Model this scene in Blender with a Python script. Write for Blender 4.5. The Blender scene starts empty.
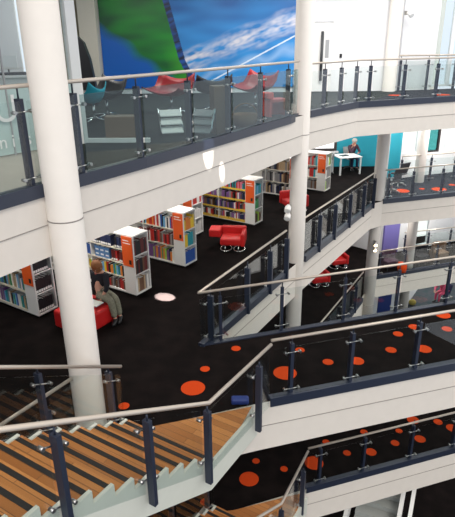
import bpy, bmesh, math, random
from mathutils import Vector, Matrix
random.seed(7)
S = bpy.context.scene
COL = S.collection
ZA, ZB, ZC, ZD, EYE = 3.7, 0.0, -3.7, -7.4, 5.3
W_, H_, F_ = 455.0, 517.0, 540.0
# ------------------------------------------------------------------ camera
n = Vector(((243-W_/2)/F_, (1598-H_/2)/F_, 1)).normalized()
yv = (Vector((0, 0, 1)) - n*n.z).normalized()
zv = -n
xv = yv.cross(zv)
def at(px, py, z):
    d = Vector(((px-W_/2)/F_, (py-H_/2)/F_, 1))
    d = Vector((d.dot(xv), d.dot(yv), d.dot(zv)))
    k = (z-EYE)/d.z
    return Vector((d.x*k, d.y*k, z))
cam = bpy.data.cameras.new('camera'); co = bpy.data.objects.new('camera', cam); COL.objects.link(co)
co.matrix_world = Matrix(((xv.x, -xv.y, -xv.z, 0), (yv.x, -yv.y, -yv.z, 0), (zv.x, -zv.y, -zv.z, EYE), (0, 0, 0, 1)))
cam.sensor_fit = 'HORIZONTAL'; cam.sensor_width = 36; cam.lens = F_/W_*36; cam.clip_start = .05
S.camera = co
# ------------------------------------------------------------------ materials
def mat(name, col, rough=.6, metal=0, noise=0, nscale=8, emis=None, bump=0, col2=None, spec=.5):
    m = bpy.data.materials.new(name); m.use_nodes = True
    nt = m.node_tree; b = nt.nodes['Principled BSDF']
    b.inputs['Base Color'].default_value = (*col, 1); b.inputs['Roughness'].default_value = rough
    b.inputs['Metallic'].default_value = metal
    b.inputs['Specular IOR Level'].default_value = spec
    if noise or bump or col2:
        tc = nt.nodes.new('ShaderNodeTexCoord'); nz = nt.nodes.new('ShaderNodeTexNoise')
        nz.inputs['Scale'].default_value = nscale; nz.inputs['Detail'].default_value = 5
        nt.links.new(tc.outputs['Object'], nz.inputs['Vector'])
        mx = nt.nodes.new('ShaderNodeMix'); mx.data_type = 'RGBA'
        c2 = col2 if col2 else tuple(c*(1-noise) for c in col)
        mx.inputs[6].default_value = (*col, 1); mx.inputs[7].default_value = (*c2, 1)
        nt.links.new(nz.outputs['Fac'], mx.inputs[0]); nt.links.new(mx.outputs[2], b.inputs['Base Color'])
        if bump:
            bp = nt.nodes.new('ShaderNodeBump'); bp.inputs['Strength'].default_value = bump
            nt.links.new(nz.outputs['Fac'], bp.inputs['Height']); nt.links.new(bp.outputs['Normal'], b.inputs['Normal'])
    if emis:
        b.inputs['Emission Color'].default_value = (*emis[0], 1); b.inputs['Emission Strength'].default_value = emis[1]
    return m
def glass(name, tint, ior=1.45, gl=1.0):
    m = bpy.data.materials.new(name); m.use_nodes = True; nt = m.node_tree; nt.nodes.clear()
    o = nt.nodes.new('ShaderNodeOutputMaterial'); mx = nt.nodes.new('ShaderNodeMixShader')
    t = nt.nodes.new('ShaderNodeBsdfTransparent'); g = nt.nodes.new('ShaderNodeBsdfGlossy'); fr = nt.nodes.new('ShaderNodeFresnel')
    t.inputs[0].default_value = (*tint, 1); g.inputs['Roughness'].default_value = 0; g.inputs[0].default_value = (gl, gl, gl, 1)
    ge = nt.nodes.new('ShaderNodeNewGeometry'); mi = nt.nodes.new('ShaderNodeMapRange')   # same reflectance on both faces of a pane
    mi.inputs['To Min'].default_value = ior; mi.inputs['To Max'].default_value = 1/ior
    nt.links.new(ge.outputs['Backfacing'], mi.inputs['Value']); nt.links.new(mi.outputs[0], fr.inputs[0])
    nt.links.new(fr.outputs[0], mx.inputs[0]); nt.links.new(t.outputs[0], mx.inputs[1]); nt.links.new(g.outputs[0], mx.inputs[2])
    nt.links.new(mx.outputs[0], o.inputs[0]); return m
def wood_mat(name, scale, ang):
    m = mat(name, (.40, .17, .055), .38); nt = m.node_tree; b = nt.nodes['Principled BSDF']
    tc = nt.nodes.new('ShaderNodeTexCoord'); mp = nt.nodes.new('ShaderNodeMapping'); mp.inputs['Rotation'].default_value = (0, 0, ang)
    br = nt.nodes.new('ShaderNodeTexBrick'); br.inputs['Scale'].default_value = scale
    br.inputs['Color1'].default_value = (.58, .24, .07, 1); br.inputs['Color2'].default_value = (.37, .135, .035, 1); br.inputs['Mortar'].default_value = (.2, .08, .03, 1)
    br.inputs['Mortar Size'].default_value = .004; br.inputs['Brick Width'].default_value = 1.1; br.inputs['Row Height'].default_value = .11
    nt.links.new(tc.outputs['Object'], mp.inputs[0]); nt.links.new(mp.outputs[0], br.inputs[0]); nt.links.new(br.outputs[0], b.inputs['Base Color'])
    return m
def patch_carpet(name, c1, c2):
    m = mat(name, c1, .95, spec=.1); nt = m.node_tree; b = nt.nodes['Principled BSDF']
    tc = nt.nodes.new('ShaderNodeTexCoord'); nz = nt.nodes.new('ShaderNodeTexNoise'); nz.inputs['Scale'].default_value = 3; nz.inputs['Detail'].default_value = 8
    cr = nt.nodes.new('ShaderNodeValToRGB'); cr.color_ramp.elements[0].position = .4; cr.color_ramp.elements[1].position = .65
    cr.color_ramp.elements[0].color = (*c1, 1); cr.color_ramp.elements[1].color = (*c2, 1)
    nt.links.new(tc.outputs['Object'], nz.inputs['Vector']); nt.links.new(nz.outputs['Fac'], cr.inputs[0]); nt.links.new(cr.outputs[0], b.inputs['Base Color'])
    return m
M = dict(
 concrete=mat('white_concrete', (.70, .655, .60), .75, noise=.10, nscale=5),
 column=mat('column_concrete', (.74, .70, .655), .7, noise=.08, nscale=6),
 seam=mat('seam', (.28, .26, .24), .8),
 paleA=mat('pale_stone', (.42, .40, .35), .6, noise=.2, nscale=3),
 white=mat('white_paint', (.82, .82, .81), .5), wallw=mat('white_wall', (.80, .81, .83), .7, noise=.03, nscale=2),
 olive=mat('olive_wall', (.34, .31, .22), .8, noise=.1, nscale=2),
 pale=mat('pale_wall', (.55, .54, .47), .8),
 case=mat('case_white', (.83, .82, .79), .45), shelf=mat('shelf_cream', (.75, .70, .58), .5),
 yellow=mat('shelf_yellow', (.75, .50, .06), .5),
 carpet=patch_carpet('black_carpet', (.0035, .0023, .0023), (.008, .0052, .005)),
 carpetA=patch_carpet('charcoal_carpet', (.014, .02, .02), (.035, .04, .036)),
 carpetD=patch_carpet('teal_carpet', (.05, .075, .085), (.09, .085, .10)),
 carpetR=patch_carpet('slate_carpet', (.014, .018, .026), (.03, .03, .038)),
 spot=mat('orange_spot', (.58, .058, .010), .95, noise=.15, nscale=40, spec=.1),
 navy=mat('navy_steel', (.017, .024, .046), .4, noise=.1, nscale=10), rail=mat('rail_steel', (.52, .46, .40), .36, .45),
 steel=mat('stainless', (.42, .42, .42), .3, 1), chrome=mat('chrome', (.85, .85, .85), .12, 1),
 glass=glass('balustrade_glass', (.93, .955, .95), 1.35), glassA=glass('dimmed_glass', (.66, .75, .75), 1.4), glass2=glass('window_glass', (.93, .97, .97)), tglass=glass('tinted_glass', (.25, .62, .62)),  # glassA: tint darkened to imitate reflections dimming the view through the panes
 wood=wood_mat('stair_wood', 1.0, .56), nosing=mat('black_nosing', (.018, .015, .014), .6),
 stringer=mat('stringer', (.62, .64, .58), .35, noise=.08, nscale=9),
 orange=mat('sign_orange', (.80, .11, .015), .5), black=mat('black_plastic', (.012, .012, .014), .45),
 red=mat('red_leather', (.55, .010, .010), .5), red2=mat('dark_red', (.30, .012, .02), .45), coral=mat('coral', (.75, .12, .10), .5),
 teal=mat('teal_wall', (.02, .36, .48), .7, noise=.08, nscale=2), purple=mat('purple_panel', (.20, .17, .50), .6), blue=mat('blue_door', (.015, .04, .22), .5),
 graphite=mat('graphite', (.04, .045, .05), .5), brown=mat('brown_board', (.16, .10, .06), .6), wicker=mat('wicker', (.28, .15, .07), .8, noise=.5, nscale=60),
 grey=mat('grey_plastic', (.35, .36, .37), .5), paper=mat('paper', (.85, .85, .83), .7), skin=mat('skin', (.62, .33, .23), .55), skin2=mat('skin_pink', (.55, .28, .20), .55),
 ginger=mat('ginger_hair', (.34, .12, .035), .6, noise=.5, nscale=60), greyhair=mat('grey_hair', (.45, .42, .38), .7), darkcloth=mat('black_knit', (.012, .012, .018), .9),
 navycloth=mat('navy_cloth', (.01, .015, .05), .9), pinkcloth=mat('pink_cloth', (.75, .10, .20), .8), plumcloth=mat('plum_cloth', (.06, .03, .05), .9),
 ptrn=mat('patterned_cloth', (.36, .35, .25), .9, nscale=45, col2=(.05, .05, .04)), darkframe=mat('dark_frame', (.05, .04, .04), .5),
 lamp=mat('lamp_glow', (1, .85, .6), .5, emis=((1, .78, .5), 6)), tread=mat('grey_tread', (.33, .35, .34), .6))
def frosted():
    m = bpy.data.materials.new('frosted_glass'); m.use_nodes = True; nt = m.node_tree; nt.nodes.clear()
    o = nt.nodes.new('ShaderNodeOutputMaterial'); mx = nt.nodes.new('ShaderNodeMixShader'); t = nt.nodes.new('ShaderNodeBsdfTransparent')
    p = nt.nodes.new('ShaderNodeBsdfPrincipled'); p.inputs['Base Color'].default_value = (.55, .70, .68, 1); p.inputs['Roughness'].default_value = .3
    mx.inputs[0].default_value = .8; nt.links.new(t.outputs[0], mx.inputs[1]); nt.links.new(p.outputs[0], mx.inputs[2]); nt.links.new(mx.outputs[0], o.inputs[0]); return m
M['frost'] = frosted()
_bc = {}
def bmat(c):
    if c not in _bc: _bc[c] = mat('cover_'+c, BOOKC[c], .5)
    return _bc[c]
BOOKC = {'red': (.50, .03, .025), 'maroon': (.13, .02, .02), 'blue': (.03, .10, .38), 'light blue': (.15, .38, .60), 'green': (.05, .28, .10), 'lime': (.35, .55, .08),
 'teal': (.02, .30, .36), 'yellow': (.80, .55, .04), 'orange': (.72, .22, .03), 'white': (.78, .76, .72), 'black': (.014, .013, .016), 'purple': (.20, .09, .26),
 'brown': (.16, .08, .045), 'pink': (.68, .20, .28), 'grey': (.26, .25, .25), 'navy': (.02, .03, .09), 'tan': (.48, .34, .20)}
# ------------------------------------------------------------------ mesh builder
class MB:
    def __init__(s): s.bm = bmesh.new(); s.mi = 0
    def _f(s, vs):
        try: f = s.bm.faces.new(vs); f.material_index = s.mi; return f
        except ValueError: return None
    def hexa(s, p):       # 8 points, bottom 4 ccw then top 4
        v = [s.bm.verts.new(q) for q in p]
        for a in ((3, 2, 1, 0), (4, 5, 6, 7), (0, 1, 5, 4), (1, 2, 6, 5), (2, 3, 7, 6), (3, 0, 4, 7)): s._f([v[i] for i in a])
        return s
    def box(s, x0, x1, y0, y1, z0, z1):
        return s.hexa([(x0, y0, z0), (x1, y0, z0), (x1, y1, z0), (x0, y1, z0), (x0, y0, z1), (x1, y0, z1), (x1, y1, z1), (x0, y1, z1)])
    def rbox(s, x0, x1, y0, y1, z0, z1, r=.04, seg=3):
        b = bmesh.new(); bmesh.ops.create_cube(b, size=1)
        for v in b.verts: v.co = Vector(((x0+x1)/2+v.co.x*(x1-x0), (y0+y1)/2+v.co.y*(y1-y0), (z0+z1)/2+v.co.z*(z1-z0)))
        bmesh.ops.bevel(b, geom=b.edges[:], offset=r, segments=seg, affect='EDGES', profile=.5)
        return s.merge(b)
    def merge(s, b):
        m = {}
        for v in b.verts: m[v] = s.bm.verts.new(v.co)
        for f in b.faces:
            g = s._f([m[v] for v in f.verts])
            if g: g.smooth = f.smooth
        b.free(); return s
    def plank(s, a, b, w, z0, z1, off=0.0):   # box along a->b in plan, width w to the LEFT from offset
        a = Vector(a); b = Vector(b); d = (b-a); d.z = 0; d.normalize(); l = Vector((-d.y, d.x, 0))
        za, zb = a.z, b.z; a0 = a+l*off; b0 = b+l*off; a1 = a+l*(off+w); b1 = b+l*(off+w)
        q = [a0, b0, b1, a1]
        return s.hexa([(p.x, p.y, p.z+z0) for p in q]+[(p.x, p.y, p.z+z1) for p in q])
    def prism(s, poly, z0, z1, top=0, side=0):
        a = sum(poly[i][0]*poly[(i+1) % len(poly)][1]-poly[(i+1) % len(poly)][0]*poly[i][1] for i in range(len(poly)))
        if a < 0: poly = poly[::-1]
        lo = [s.bm.verts.new((p[0], p[1], z0)) for p in poly]; hi = [s.bm.verts.new((p[0], p[1], z1)) for p in poly]
        s.mi = top; s._f(hi); s.mi = side; s._f(lo[::-1])
        for i in range(len(poly)):
            j = (i+1) % len(poly); s._f([lo[i], lo[j], hi[j], hi[i]])
        return s
    def disc(s, c, r, h=.004, seg=28):
        vs = [s.bm.verts.new((c[0]+r*math.cos(t*2*math.pi/seg), c[1]+r*math.sin(t*2*math.pi/seg), c[2]+h)) for t in range(seg)]
        s._f(vs)
        lo = [s.bm.verts.new((v.co.x, v.co.y, c[2]-.002)) for v in vs]
        for i in range(seg): s._f([lo[i], lo[(i+1) % seg], vs[(i+1) % seg], vs[i]])
        return s
    def tube(s, pts, r, seg=10, cap=True, closed=False):
        pts = [Vector(p) for p in pts]; rs = r if isinstance(r, (list, tuple)) else [r]*len(pts); rings = []
        N = len(pts)
        for i, p in enumerate(pts):
            if closed: d = (pts[(i+1) % N]-pts[i-1])
            else: d = (pts[min(i+1, N-1)]-pts[max(i-1, 0)])
            d.normalize(); u = Vector((0, 0, 1)) if abs(d.z) < .9 else Vector((1, 0, 0))
            a = d.cross(u).normalized(); b = a.cross(d).normalized()
            k = 1.0
            if 0 < i < N-1:
                c = (pts[i]-pts[i-1]).normalized().dot(d); k = 1/max(c, .5)
            rings.append([s.bm.verts.new(p+(a*math.cos(t)*k+b*math.sin(t))*rs[i]) for t in [2*math.pi*j/seg for j in range(seg)]])
        for i in range(N if closed else N-1):
            for j in range(seg):
                A, B = rings[i], rings[(i+1) % N]
                f = s._f([A[j], B[j], B[(j+1) % seg], A[(j+1) % seg]])
                if f: f.smooth = True
        if cap and not closed: s._f(rings[0]); s._f(rings[-1][::-1])
        return s
    def lathe(s, prof, c=(0, 0, 0), seg=24):
        rings = [[s.bm.verts.new((c[0]+r*math.cos(2*math.pi*j/seg), c[1]+r*math.sin(2*math.pi*j/seg), c[2]+z)) for j in range(seg)] for r, z in prof]
        for A, B in zip(rings, rings[1:]):
            for j in range(seg):
                f = s._f([A[j], A[(j+1) % seg], B[(j+1) % seg], B[j]])
                if f: f.smooth = True
        s._f(rings[0][::-1]); s._f(rings[-1]); return s
    def ball(s, c, r, sc=(1, 1, 1), seg=14, rot=None):
        b = bmesh.new(); bmesh.ops.create_uvsphere(b, u_segments=seg, v_segments=seg-4, radius=r)
        for v in b.verts:
            q = Vector((v.co.x*sc[0], v.co.y*sc[1], v.co.z*sc[2]))
            if rot: q = rot @ q
            v.co = q+Vector(c)
        for f in b.faces: f.smooth = True
        return s.merge(b)
    def build(s, name, mats, parent=None, world=True):
        me = bpy.data.meshes.new(name)
        bmesh.ops.recalc_face_normals(s.bm, faces=s.bm.faces[:])
        s.bm.to_mesh(me); s.bm.free()
        for m in (mats if isinstance(mats, (list, tuple)) else [mats]): me.materials.append(m)
        o = bpy.data.objects.new(name, me); COL.objects.link(o)
        if parent:
            if world:
                mw = Matrix.Translation(parent.location) @ parent.rotation_euler.to_matrix().to_4x4()
                if parent.parent: mw = (Matrix.Translation(parent.parent.location) @ parent.parent.rotation_euler.to_matrix().to_4x4()) @ mw
                me.transform(mw.inverted())
            o.parent = parent
        elif world:      # put the origin at the base
            vs = [v.co for v in me.vertices]
            c = Vector((sum(v.x for v in vs)/len(vs), sum(v.y for v in vs)/len(vs), min(v.z for v in vs)))
            me.transform(Matrix.Translation(-c)); o.location = c
        return o
def tag(o, label, cat, group=None):
    o['label'] = label; o['category'] = cat
    if group: o['group'] = group
    return o
def thing(name, label, cat, loc=(0, 0, 0), rot=0, group=None):
    o = bpy.data.objects.new(name, None); COL.objects.link(o); o.location = loc; o.rotation_euler = (0, 0, rot); o.empty_display_size = .1
    return tag(o, label, cat, group)
def struct(o): o['kind'] = 'structure'; return o
def copy_tree(o, parent=None):
    c = o.copy(); COL.objects.link(c); c.parent = parent
    for ch in list(o.children): copy_tree(ch, c)
    return c
def xy(v): return (v.x, v.y)
# ------------------------------------------------------------------ floors, fascias
e1 = Vector((.536, .844, 0)); e2 = Vector((.844, -.536, 0))
# A level edge
A = [Vector((-4.75, 2.0, ZA)), at(0, 201, ZA), at(37, 190, ZA), at(145, 161, ZA), at(290, 119, ZA), Vector((1.95, 13.0, ZA)), at(358, 104, ZA), at(455, 98, ZA)]
A[1] = A[0].lerp(A[2], .8)
dA = (A[7]-A[6]).normalized(); A.append(A[7]+dA*3)
LN = Vector((-dA.y, dA.x, 0))
Afar = [Vector((5.4, 18.75, ZA)), A[8]+LN*2.4]
FA = [xy(p) for p in A]+[xy(Afar[1]), xy(Afar[0]), (5.3, 18.75), (5.3, 19.2), (-13, 19.2), (-13, 2)]
WALLA = 18.75
# B level
Bn = [at(256, 404, ZB), at(455, 365, ZB)]; dB = (Bn[1]-Bn[0]).normalized(); Bn.append(Bn[1]+dB*6)
V = at(200, 346, ZB); Bf = at(455, 303, ZB); dBf = (Bf-V).normalized(); Bfe = Bf+dBf*6
Bl = [V, at(285, 273, ZB), at(303, 258, ZB), at(372, 204, ZB)]
Br = [at(383, 201, ZB), at(455, 193.5, ZB)]; dBr = (Br[1]-Br[0]).normalized(); Br.append(Br[1]+dBr*5)
N0 = at(207.5, 465, ZB); U = Vector((-.53, -.848, 0)); Wd = Vector((-.848, .53, 0)); SW = 1.40
F0 = N0+Wd*SW
G = at(241, 427, ZB)
colA = [(-1.99, 6.36), (1.76, 12.93), (5.45, 18.62), (7.65, 21.1)]
C1 = Vector((*colA[0], 0))
edgeL = C1+e1*(-8)
LB = Vector((-dBr.y, dBr.x, 0))
FB = [xy(p) for p in (Bn[2], Bn[1], Bn[0], at(152, 427, ZB), F0, F0+Wd*.32, F0+Wd*.32+U*8)]+[(-13, -1), (-13, 25.4), (6.95, 25.4), (6.95, at(398, 184, ZB).y+.4), xy(at(470, 176.5, ZB)+Vector((0, .5, 0))), xy(Br[2]), xy(Br[1]), xy(Br[0]), xy(Bl[3]), xy(Bl[2]), xy(Bl[1]), xy(V), xy(Bf), xy(Bfe)]
SH = e1*2.25+Vector((0, 0, ZC))
Cn = [at(296, 492, ZC), at(455, 449, ZC)]; dC = (Cn[1]-Cn[0]).normalized(); Cn.append(Cn[1]+dC*6)
VC = V+SH; Cfe = VC+dBf*12
Cr = [at(373, 277.5, ZC), at(455, 263.5, ZC)]; dCr = (Cr[1]-Cr[0]).normalized(); Cr.append(Cr[1]+dCr*5); LC = Vector((-dCr.y, dCr.x, 0))
Cend = at(361, 299, ZC)
NC, GC, FC = N0+SH, G+SH, F0+SH
FCp = [xy(p) for p in (Cn[2], Cn[1], Cn[0], at(152, 427, ZB)+SH, FC, FC+Wd*.32, FC+Wd*.32+U*10)]+[(-13, -1), (-13, 25.4), (at(378, 258, ZC).x, 25.4), xy(at(378, 258, ZC)+Vector((0, .6, 0))), xy(at(470, 241, ZC)+Vector((0, .7, 0))), xy(Cr[2]), xy(Cr[1]), xy(Cr[0]), xy(Cend), xy(VC), xy(Cfe)]
TH = .93
def slab(name, poly, z, cm, spots=(), th=TH):
    mb = MB(); mb.prism(poly, z-th, z, 0, 1)
    mb.mi = 2
    for (p, r) in spots: mb.disc(p, r)
    o = mb.build(name, [cm, M['concrete'], M['spot']]); return struct(o)
def sp(lst, z): return [(at(x, y, z), r) for x, y, r in lst]
spB = sp([(193, 388, .20), (205, 369, .085), (236, 348.5, .088), (285, 373, .20), (300, 350, .085), (328, 362, .095), (357, 361, .125), (391, 350, .10), (398, 334, .095), (414, 327, .105), (424, 349, .135),
          (443, 315, .15), (447, 329, .10), (124, 406, .085)], ZB)
spC = sp([(249, 479, .215), (256, 461, .085), (284, 469, .085), (314, 463, .215), (326, 442, .085), (347, 453, .09), (371, 452, .125), (364, 432, .09), (395, 443, .10), (399, 431, .085), (420, 439, .13), (413, 420, .15),
          (435, 407, .15), (438, 422, .11), (452, 428, .14), (205, 502, .10)], ZC)
slab('floor', FB, ZB, M['carpet'], spB); slab('floor', FCp, ZC, M['carpet'], spC)
slab('floor', FA, ZA, M['carpetA'], (), .86)
fl = MB(); fl.prism([(-13, -26), (16, -26), (16, 31), (-13, 31)], ZD-.3, ZD, 0, 1); struct(fl.build('floor', [M['carpet'], M['concrete']]))
inlay_late = 1
# different carpet on the walkways to the right, laid as thin floor coverings
def inlay(poly, z, m, spots=()):
    mb = MB(); mb.prism(poly, z, z+.006, 0, 0); mb.mi = 1
    for p, r in spots: mb.disc((p.x, p.y, z+.006), r)
    return struct(mb.build('floor', [m, M['spot']]))
inlay([xy(Br[0]+e1*.05+dBr*.3), xy(Br[2]+LB*.1), xy(Br[2]+LB*2.9), xy(Br[0]+LB*2.9+dBr*1.3)], ZB, M['carpetR'], sp([(402, 191, .27), (422, 189, .1), (439, 189.5, .27), (452, 185, .12)], ZB))
inlay([xy(Cr[0]+dCr*.3+LC*.1), xy(Cr[2]+LC*.1), xy(Cr[2]+LC*3.4), xy(Cr[0]+LC*3.4+dCr*1.2)], ZC, M['carpet'])
inlay([xy(A[6]+LN*.1+dA*.4), xy(A[8]+LN*.1), xy(A[8]+LN*2.4), (5.7, 18.5)], ZA, M['carpetR'], sp([(395, 95.5, .2), (442, 95, .24)], ZA))
inlay([(8.2, 20.5), (15.8, 22), (15.8, 30.5), (8.2, 30.5)], ZD, M['carpetD'])
# groove lines in the fascias : thin dark joint strips
def groove(pts, z):
    mb = MB()
    for a, b in zip(pts, pts[1:]):
        a = Vector((a.x, a.y, z)); b = Vector((b.x, b.y, z)); mb.plank(a, b, .012, -.46, -.448, -.008)
    struct(mb.build('trim', M['seam']))
groove(A, ZA); groove(Bn[::1], ZB); groove(Bl, ZB); groove(Br, ZB); groove(Cn, ZC); groove(Cr, ZC)
inlay([xy(A[1]-e2*.15), xy(at(80, 176, ZA)-e2*.12), (-2.9, 8.6), (-5.4, 13), (-12, 13), (-12, 3), xy(A[0]-e2*.15)], ZA, M['paleA'])
# wooden landings
def landing(sh):
    p = [N0+sh+Vector((0, 0, 0)), G+sh, at(252, 407, ZB)+sh, at(152, 427, ZB)+sh, F0+sh]
    mb = MB(); z = sh.z; mb.prism([xy(q) for q in p], z-.36, z+.012, 0, 1); return struct(mb.build('floor', [M['wood'], M['stringer']]))
landing(Vector((0, 0, 0))); landing(SH)
# columns
def column(x, y, r, rings):
    mb = MB(); mb.lathe([(r, ZD), (r, 9.5)], (x, y, 0), 40)
    o = struct(mb.build('column', M['column']))
    for z in rings:
        m2 = MB(); m2.lathe([(r+.003, z-.008), (r+.003, z+.008)], (x, y, 0), 40); struct(m2.build('trim', M['seam']))
column(*colA[0], .215, [ZA-.40]); column(*colA[1], .205, [ZA-.46, ZB-.46]); column(colA[2][0]-.06, colA[2][1], .215, [ZB-.46, ZC-.46]); column(*colA[3], .20, [])
# ------------------------------------------------------------------ balustrades
def seg_lerp(path, s):
    for a, b in zip(path, path[1:]):
        L = (b-a).length
        if s <= L: return a+(b-a)*(s/L), (b-a).normalized()
        s -= L
    return path[-1].copy(), (path[-1]-path[-2]).normalized()
def nearest(path, p):
    best = None; acc = 0
    for a, b in zip(path, path[1:]):
        d = b-a; L = d.length; t = max(0, min(L, (p-a).dot(d)/L)); q = a+d*(t/L); e = (q-p).length
        if best is None or e < best[0]: best = (e, acc+t)
        acc += L
    return best[1]
def balustrade(label, path, posts, kerb=True, group=None, rh=1.1, rr=.024, pw=.09, pd=.055, top=.95, drop=.1, rail_ext=0, g0=.06, kh=(-.10, .06), rail_end=True, clampN=2, railpath=None, side=1, skip=(), gm='glass'):
    """path: floor line; posts: distances or points along it"""
    t = thing('glass_balustrade', label, 'balustrade', path[0], 0, group)
    total = sum((b-a).length for a, b in zip(path, path[1:]))
    rp = [p+Vector((0, 0, rh)) for p in (railpath or path)]
    MB().tube(rp, rr, 12).build('handrail', M['rail'], t)
    if kerb:
        mb = MB()
        for a, b in zip(path, path[1:]): mb.plank(a, b, .12, kh[0], kh[1], -.03 if side > 0 else -.09)
        mb.build('kerb_channel', M['navy'], t)
    ds = sorted([nearest(path, p) if isinstance(p, Vector) else p for p in posts])
    for s in ds:
        c, d = seg_lerp(path, s); dp = Vector((d.x, d.y, 0)).normalized(); l = Vector((-dp.y, dp.x, 0))*side
        mb = MB(); a = c-dp*(pd/2)+l*.03; b = c+dp*(pd/2)+l*.03; a.z = b.z = c.z
        mb.plank(a, b, pw*side, -drop, top, 0)
        m = c+l*(.03+pw/2); mb.tube([m+Vector((0, 0, top)), m+Vector((0, 0, rh-.01))], .011, 8)
        if railpath is None and s in (ds[0],): pass
        p = mb.build('post', M['navy'], t)
        for z in (.14, top-.14):
            for q in (-1, 1):
                k = MB(); s0 = c+l*.03+Vector((0, 0, z)); e = s0+dp*q*.12+Vector((0, 0, d.z*q*.12))
                k.tube([s0, e], .009, 8); k.tube([e-l*.03, e+l*.03], .021, 10)
                k.build('glass_clamp', M['steel'], p)
    ends = [0.0]+ds+[total]; g = .045
    for i, (s0, s1) in enumerate(zip(ends, ends[1:])):
        if s1-s0 < .18 or i in skip: continue
        # split at corners
        cuts = [s0+g]; acc = 0
        for a, b in zip(path, path[1:]):
            acc += (b-a).length
            if s0+.1 < acc < s1-.1: cuts.append(acc)
        cuts.append(s1-g)
        for q0, q1 in zip(cuts, cuts[1:]):
            a, _ = seg_lerp(path, q0+1e-4); b, _ = seg_lerp(path, q1-1e-4)
            MB().plank(a, b, .012, g0, top-.02, .0).build('glass_panel', M[gm if i >= 4 else 'glass'], t)
    return t
z0 = Vector((0, 0, 0))
mirror_off = lambda pts, o: [p+o for p in pts]
balustrade('long glass balustrade of the upper left gallery in front of the mural', [A[0], A[2], A[3], A[4], Vector((1.62, 12.55, ZA))],
           [at(35, 190, ZA), at(81, 176, ZA), at(145, 161, ZA), at(194, 147, ZA), at(234, 136, ZA), at(267, 127, ZA), at(293, 119, ZA), 1.2, 2.7], gm='glassA', rh=1.17, top=1.03)
balustrade('glass balustrade at the front edge of the upper right walkway before the white door', [Vector((1.98, 13.05, ZA)), A[6], A[7], A[8]],
           [at(323.5, 110, ZA), at(341, 107, ZA), at(354.7, 104, ZA), at(368, 103, ZA), at(402.7, 101, ZA), at(439, 99.5, ZA), 7.6])
Af = [at(396, 91.3, ZA), at(396, 91.3, ZA)+Vector((.97, .12, 0))*4]
balustrade('glass balustrade along the far side of the upper right walkway', Af, [.1, 1.05, 2.0, 3.0], kerb=False)
balustrade('glass balustrade beside the library floor, from pointed corner to slim centre column', [V, Bl[1]], [at(210, 340, ZB), at(238.7, 307, ZB), at(266.5, 289, ZB), at(284.6, 273, ZB)-e1*.12], side=-1, pw=.11)
balustrade('glass balustrade beside the black library floor, right of the centre column', [Bl[2], Bl[3]], [at(316.6, 248, ZB), at(332.5, 236, ZB), at(346.4, 224, ZB), at(359, 213, ZB), at(370, 205, ZB)], side=-1, pw=.11)
balustrade('glass balustrade on the far side of the spotted bridge, starting at the pointed corner', [V, Bf, Bfe], [at(222, 343, ZB), at(283.6, 334, ZB), at(344.7, 322.5, ZB), at(396.7, 313, ZB), at(446, 304, ZB), 8.0], side=1, pw=.05, kh=(-.16, .02))
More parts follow.
